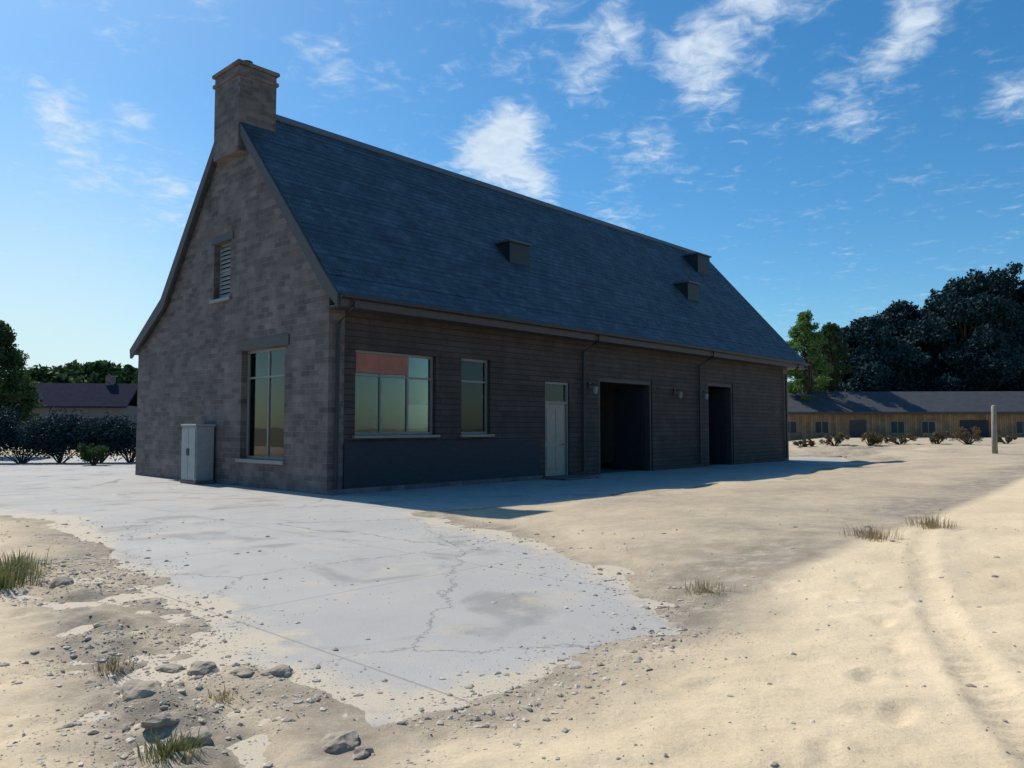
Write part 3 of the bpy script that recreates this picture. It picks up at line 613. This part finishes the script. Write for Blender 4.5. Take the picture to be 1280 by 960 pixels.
# dark wood rising to the right; x, depth, height, width, look
G = 'dark trees behind the shed'
def at(px, Y): return (px-640)/966*Y
def th(py, Y): return (534-py)/966*Y+1.6
TR = [(1045,72,412,10,'small dark tree nearest the building end, lowest of the dark wood',0),
      (1085,70,398,11,'dark rounded tree just right of the pale green one',0),
      (1130,74,380,12,'dark broad tree third from the building in the wood',0),
      (1170,72,358,11,'dark tree with a pointed top, midway along the wood',1),
      (1215,70,341,12,'tall dark broad tree behind the shed ridge',0),
      (1262,72,326,12,'tallest dark tree at the right of the wood behind the shed',0),
      (1330,70,318,12,'dark tree cut by the right edge of the view',0)]
for i,(px,Y,py,W,lb,cf) in enumerate(TR):
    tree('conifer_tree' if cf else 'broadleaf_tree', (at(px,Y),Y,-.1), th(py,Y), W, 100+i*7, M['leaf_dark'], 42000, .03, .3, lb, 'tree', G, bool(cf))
for i,(px,Y,py,W) in enumerate([(1035,88,425,11),(1070,90,415,13),(1120,82,400,10),(1180,85,375,12),(1245,84,355,12),(1310,86,345,13)]):
    names = ['far tree showing low beside the building end','far dark tree behind the low end of the wood','far dark tree filling the wood left of its pointed top',
             'far dark tree behind the pointed tree','far dark tree behind the tall one over the shed ridge','far dark tree at the right edge of the wood','farthest dark tree beyond the right edge']
    tree('broadleaf_tree', (at(px,Y),Y,-.1), th(py,Y), W, 300+i*5, M['leaf_dark'], 9000, .02, .6, names[i], 'tree', 'far trees at the back of the wood')
tree('young_tree', (at(1008,62),62,-.1), th(386,62), 4.2, 41, M['leaf_light'], 22000, .02, .15, 'pale sunlit green tree just past the far end of the building', 'tree')
tree('young_tree', (at(1040,64),64,-.1), th(398,64), 4.0, 43, M['leaf_mid'], 18000, .02, .15, 'slim mid green tree between the pale tree and the dark wood', 'tree')
# left: big tree at the frame edge, far trees
tree('broadleaf_tree', (at(-12,42),42,-.1), th(398,42), 5, 61, M['leaf_mid'], 26000, .04, .17, 'green leafy tree at the left edge of the view above the hedge', 'tree')
for i,(px,Y,py,W) in enumerate([(52,120,462,14),(92,130,455,15),(128,125,452,14),(165,128,458,15),(205,130,458,15)]):
    lb = ['far tree in the tree line right beside the leafy edge tree','far tree in the tree line over the left part of the distant roof','far tree in the tree line over the middle of the distant roof',
          'far tree in the tree line touching the gable outline','far tree in the tree line hidden mostly by the gable'][i]
    tree('broadleaf_tree', (at(px,Y),Y,-.1), th(py,Y), W, 400+i*3, M['leaf_mid'], 5000, .02, .9, lb, 'tree', 'far tree line beyond the distant house')

wb = []  # unseen mass of foliage added behind the viewpoint as reflection content for the windows
rgw = random.Random(9)
for i in range(46):
    x_ = -45+i*3.6; y_ = -38-rgw.uniform(0,12); hh = rgw.uniform(7,12)
    for k in range(4): wb.append(((x_+rgw.uniform(-2,2), y_+rgw.uniform(-2,2), hh*(.2+.22*k)), rgw.uniform(2,3.4)))
wd = quick(leaves(26000, wb, .8, 77, .8), 'wood', M['leaf_mid'], None)
tag(wd, 'wood added out of view behind the camera for the windows to reflect', 'wood', kind='stuff')
def shrub(name, loc, W, D, H, seed, mt, n, leaf, label, cat='shrub', group=None, rz=0):
    rg = random.Random(seed); t = empty(name, loc, rz); tag(t, label, cat, group)
    cl = [((rg.uniform(-.5,.5)*W*.85, rg.uniform(-.5,.5)*D*.7, H*rg.triangular(.15,.95,.4)), H*rg.uniform(.14,.32)) for _ in range(max(14,int(W*9)))]
    quick(leaves(int(n*1.6), cl, leaf*.75, seed, .9), 'foliage', mt, t)
    st = MB()
    for c_, r in cl[:14]: st.tube([(0,0,-.1),(c_[0]*.6,c_[1]*.6,c_[2]*.6),(c_[0],c_[1],c_[2])],[.03,.02,.01],5)
    st.build('stems', M['bark'], t); return t
# hedge beside the gable at the left
HL = ['leftmost dark green hedge bush at the edge of the forecourt','second dark hedge bush from the left edge, under the distant roof','third dark hedge bush, under the distant roof',
      'dark hedge bush nearest the stone gable']
for i,(px,w_) in enumerate([(-30,5),(30,4),(78,3.2),(128,3.2)]):
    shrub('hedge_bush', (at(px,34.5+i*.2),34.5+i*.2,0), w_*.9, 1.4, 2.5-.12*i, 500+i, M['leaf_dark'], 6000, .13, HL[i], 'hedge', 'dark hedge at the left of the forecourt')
shrub('low_bush', (at(120,32.8),32.8,0), 1.2, .9, .95, 520, M['leaf_mid'], 2500, .1, 'small brighter green bush in front of the hedge near the gable', 'bush')
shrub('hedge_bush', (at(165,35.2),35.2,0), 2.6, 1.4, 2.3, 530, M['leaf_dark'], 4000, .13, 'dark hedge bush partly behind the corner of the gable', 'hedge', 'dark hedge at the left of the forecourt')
# brown shrubs and dry grass by the shed
SL = ['brown bush at the building corner','greyish brown bush in front of the left end of the shed','low brown bush in front of the tan boards','brown bush left of the shed door',
      'low dry bush right of the shed door','dry brown bush by the pale post','dry brown bush past the pale post','brown bush at the right edge']
for i,px in enumerate([1000,1042,1085,1124,1170,1208,1256]):
    Y = 46-.4*(i%3); shrub('dry_bush', (at(px,Y),Y,ground_z(at(px,Y),Y)), 1.5+.4*(i%2), .9, .6+.2*((i*7)%3), 600+i, M['shrub_brown'], 1600, .09, SL[i], 'bush', 'dry bushes in front of the shed')

# ------------------------------------------------------------------ low shed at the right
S = empty('low_shed', (at(925,60),60,0), R(-3)); tag(S, 'long low shed with tan board walls and grey roof below the dark trees', 'shed')
sl = 30
MB().box(0,sl,0,.15,0,2.9).build('front_wall', M['shedwall'], S)
MB().box(0,sl,4.85,5,0,2.9).build('back_wall', M['shedwall'], S)
for x0 in (.0,sl-.15): MB().prism_x([(.15,0),(4.85,0),(4.85,2.9),(2.5,4.3),(.15,2.9)], x0, x0+.15).build('end_wall', M['shedwall'], S)
MB().prism_x([(-.4,2.75),(2.5,4.45),(5.4,2.75),(5.4,2.63),(2.5,4.33),(-.4,2.63)], -.3, sl+.3).build('roof', M['shedroof'], S)
MB().box(-.3,sl+.3,-.44,-.403,2.58,2.78).build('fascia', M['trim'], S)
for a,b,mt_ in ((8.3,9.5,'trim'),(16.5,18.6,'dark_siding')):
    dd = MB().box(a,b,-.05,-.003,.02,2.15).build('door', M[mt_], S); MB().box(b-.12,b-.09,-.08,-.053,1,1.15).build('handle', M['dark'], dd)
for a in (3.2,5.6,11.3,13.6,20.6):
    ww = MB().box(a,a+1.1,-.04,-.003,1.1,2.1).build('window', M['frame'], S); MB().box(a+.07,a+.52,-.046,-.041,1.17,2.03).box(a+.58,a+1.03,-.046,-.041,1.17,2.03).build('pane', M['dark'], ww)
# pale post
P = tag(MB().tube([(0,0,-.2),(0,0,1.0),(.02,0,2.35),(.02,0,2.4)],[.13,.125,.11,.06],10).build('wooden_post', M['post'], None, True),
        'stout pale weathered post standing in front of the shed at right', 'post'); P.location = (at(1241,38.5),38.5,ground_z(at(1241,38.5),38.5))
# distant house at left
Hs = empty('distant_house', (at(85,70),70,0), R(8)); tag(Hs, 'distant house with slate purple roof showing over the hedge at left', 'house')
MB().box(-4.6,4.8,0,6,0,3.6).build('wall', M['render'], Hs)
ps_ = mat('purple_slate',(.03,.03,.05),.98,.2,3,.2, spec=.02)
rf = MB().prism_x([(-.4,3.5),(3,5.75),(6.4,3.5),(6.4,3.35),(3,5.6),(-.4,3.35)], -5, 5.2).build('roof', ps_, Hs)
MB().box(2.2,2.9,2.7,3.3,5.2,6.5).build('chimney', M['stone'], rf)
for a in (-3.6,-1.2,1.6):
    ww = MB().box(a,a+1.1,-.04,-.003,1.2,2.5).build('window', M['frame'], Hs); MB().box(a+.08,a+1.02,-.05,-.041,1.28,2.42).build('pane', M['dark'], ww)

# ------------------------------------------------------------------ stones, gravel, tufts
ico = bmesh.new(); bmesh.ops.create_icosphere(ico, subdivisions=1, radius=1); IV = np.array([v.co[:] for v in ico.verts]); IF = [[v.index for v in f.verts] for f in ico.faces]; ico.free()
def gravel(n):
    rg = np.random.default_rng(11); X = np.zeros(n); Y = np.zeros(n); kind = rg.random(n); B_ = np.array(BARE)
    a = kind < .45; Y[a] = rg.uniform(3.1, 9.5, a.sum()); X[a] = -2.15-.72*(Y[a]-4.6)+rg.normal(0,.6,a.sum())
    b = (kind >= .45) & (kind < .8); i = rg.integers(2, 18, b.sum()); t = rg.random(b.sum())[:,None]; q = B_[i]+(B_[i+1]-B_[i])*t
    q = q+rg.normal(0,1,q.shape)*(.14+.03*q[:,1:2]); X[b] = q[:,0]; Y[b] = q[:,1]
    c = kind >= .8; Y[c] = 2.3+12*rg.random(c.sum())**1.3; X[c] = rg.uniform(-.8,.8,c.sum())*Y[c]
    patch = fbm(X, Y, .7, 3, 33)+rg.normal(0,.08,n)*1.5; ok = (Y > 2.2) & (patch > -.12); X = X[ok]; Y = Y[ok]; n = len(X)
    z = np.maximum(0, height(X, Y)[0])
    s = np.minimum(.026, .0034*(1+rg.pareto(1.9, n)))*(1+.04*Y)
    P = IV[None]*(1+rg.normal(0,.17,(n,len(IV),1)))*np.stack([np.ones(n), rg.uniform(.5,1,n), rg.uniform(.3,.7,n)],1)[:,None,:]*s[:,None,None]
    an = rg.random(n)*6.28; c_, s_ = np.cos(an)[:,None], np.sin(an)[:,None]
    V = np.stack([P[...,0]*c_-P[...,1]*s_+X[:,None], P[...,0]*s_+P[...,1]*c_+Y[:,None], P[...,2]+(z-s*.03)[:,None]], -1).reshape(-1,3)
    F = (np.array(IF)[None]+(np.arange(n)*len(IV))[:,None,None]).reshape(-1,3)
    me = bpy.data.meshes.new('gravel'); me.from_pydata(V.tolist(), [], F.tolist()); me.materials.append(M['gravel'])
    ob = bpy.data.objects.new('gravel', me); COL.objects.link(ob)
    tag(ob, 'loose grey and tan gravel strewn over sand and paving edges', 'gravel', kind='stuff')
gravel(26000)
def rock(loc, s, seed, label):
    bm = bmesh.new(); bmesh.ops.create_icosphere(bm, subdivisions=3, radius=1)
    rg = random.Random(seed); off = Vector((seed*3.1, seed*1.7, 0)); sx, sy, sz = rg.uniform(.8,1.25), rg.uniform(.6,1), rg.uniform(.35,.6)
    for v in bm.verts:
        c = v.co.copy(); d = noise.noise(c*1.1+off)*.45+noise.noise(c*3+off)*.14
        c = c*(1+d); v.co = Vector((c.x*sx, c.y*sy, max(c.z*sz, -.3)))*s
    me = bpy.data.meshes.new('rock'); bm.to_mesh(me); bm.free(); me.materials.append(M['rock'])
    o = bpy.data.objects.new('rock', me); COL.objects.link(o); o.location = (loc[0], loc[1], ground_z(*loc)-s*.02); o.rotation_euler = (0,0,rg.random()*6)
    return tag(o, label, 'rock', 'grey rocks lying in the trodden sand')
def gp_(px, py):                            # a spot on the level ground, measured in the survey view
    Y = 1.6*966/(py-534); return (at(px,Y), Y)
RK = [((188,868),.13,'largest grey rock in the trodden sand at left'),((262,832),.12,'grey rock right of the largest rock, at the back of the cluster'),
      ((222,830),.10,'grey rock behind the largest rock'),((356,836),.09,'grey rock at the right end of the cluster, nearest the paving'),
      ((310,840),.07,'small grey rock midway along the cluster'),((252,925),.09,'grey rock in front of the cluster near the bottom edge'),
      ((212,908),.08,'small grey rock in front of the largest rock'),((430,925),.10,'grey rock at the near tip of the bare paving'),
      ((458,938),.07,'small grey rock beside the near tip of the bare paving'),((86,735),.13,'grey rock alone by the green tuft at far left'),
      ((140,780),.08,'small grey rock between the green tuft and the cluster')]
for i,(q,s,lb) in enumerate(RK): rock(gp_(*q), s, 20+i, lb)
def tuft(loc, n, h, seed, mt, label, spread=.12):
    rg = random.Random(seed); m = MB(); z0 = ground_z(*loc)
    for _ in range(int(n*2.4)):
        a = rg.random()*6.28; r = spread*1.25*rg.random()**1.2; b = Vector((math.cos(a)*r, math.sin(a)*r, -.02)); hh = h*rg.triangular(.2,1.35,.6)
        ln = Vector((math.cos(a+rg.uniform(-.8,.8)), math.sin(a+rg.uniform(-.8,.8)), 0))*hh*rg.uniform(.2,.8); sd_ = Vector((-ln.y, ln.x, 0)).normalized()*.0024*(1+h*3)
        mid = b+ln*.35+Vector((0,0,hh*.65)); tip = b+ln+Vector((0,0,hh*.9))
        m.poly([b-sd_,b+sd_,mid+sd_*.7,mid-sd_*.7,tip],[(0,1,2,3),(3,2,4)])
    o = quick(m, 'grass_tuft', mt, None); o.location = (loc[0], loc[1], z0)
    return tag(o, label, 'grass tuft', 'grass tufts in the sand')
TF = [((8,732),260,.30,'grass','green tuft at far left of the sand',.32),((30,715),160,.24,'grass','second green tuft just behind the far left one',.25),
      ((222,950),140,.10,'grass','low green tuft at the bottom edge left of centre',.12),
      ((150,838),60,.10,'dry_grass','dry tuft behind the largest rock',.1),((285,868),50,.09,'dry_grass','dry tuft amid the rock cluster',.09),
      ((880,742),90,.14,'dry_grass','dry tuft on the far rim of the sand at right',.2),((1085,690),130,.2,'dry_grass','dry tuft where the sand bank begins at right',.3),
      ((1160,672),120,.2,'dry_grass','dry tuft beyond the sand bank near right edge',.3)]
for i,(q,n,h,mt_,lb,sp) in enumerate(TF): tuft(gp_(*q), n, h, 60+i, M[mt_], lb, sp)
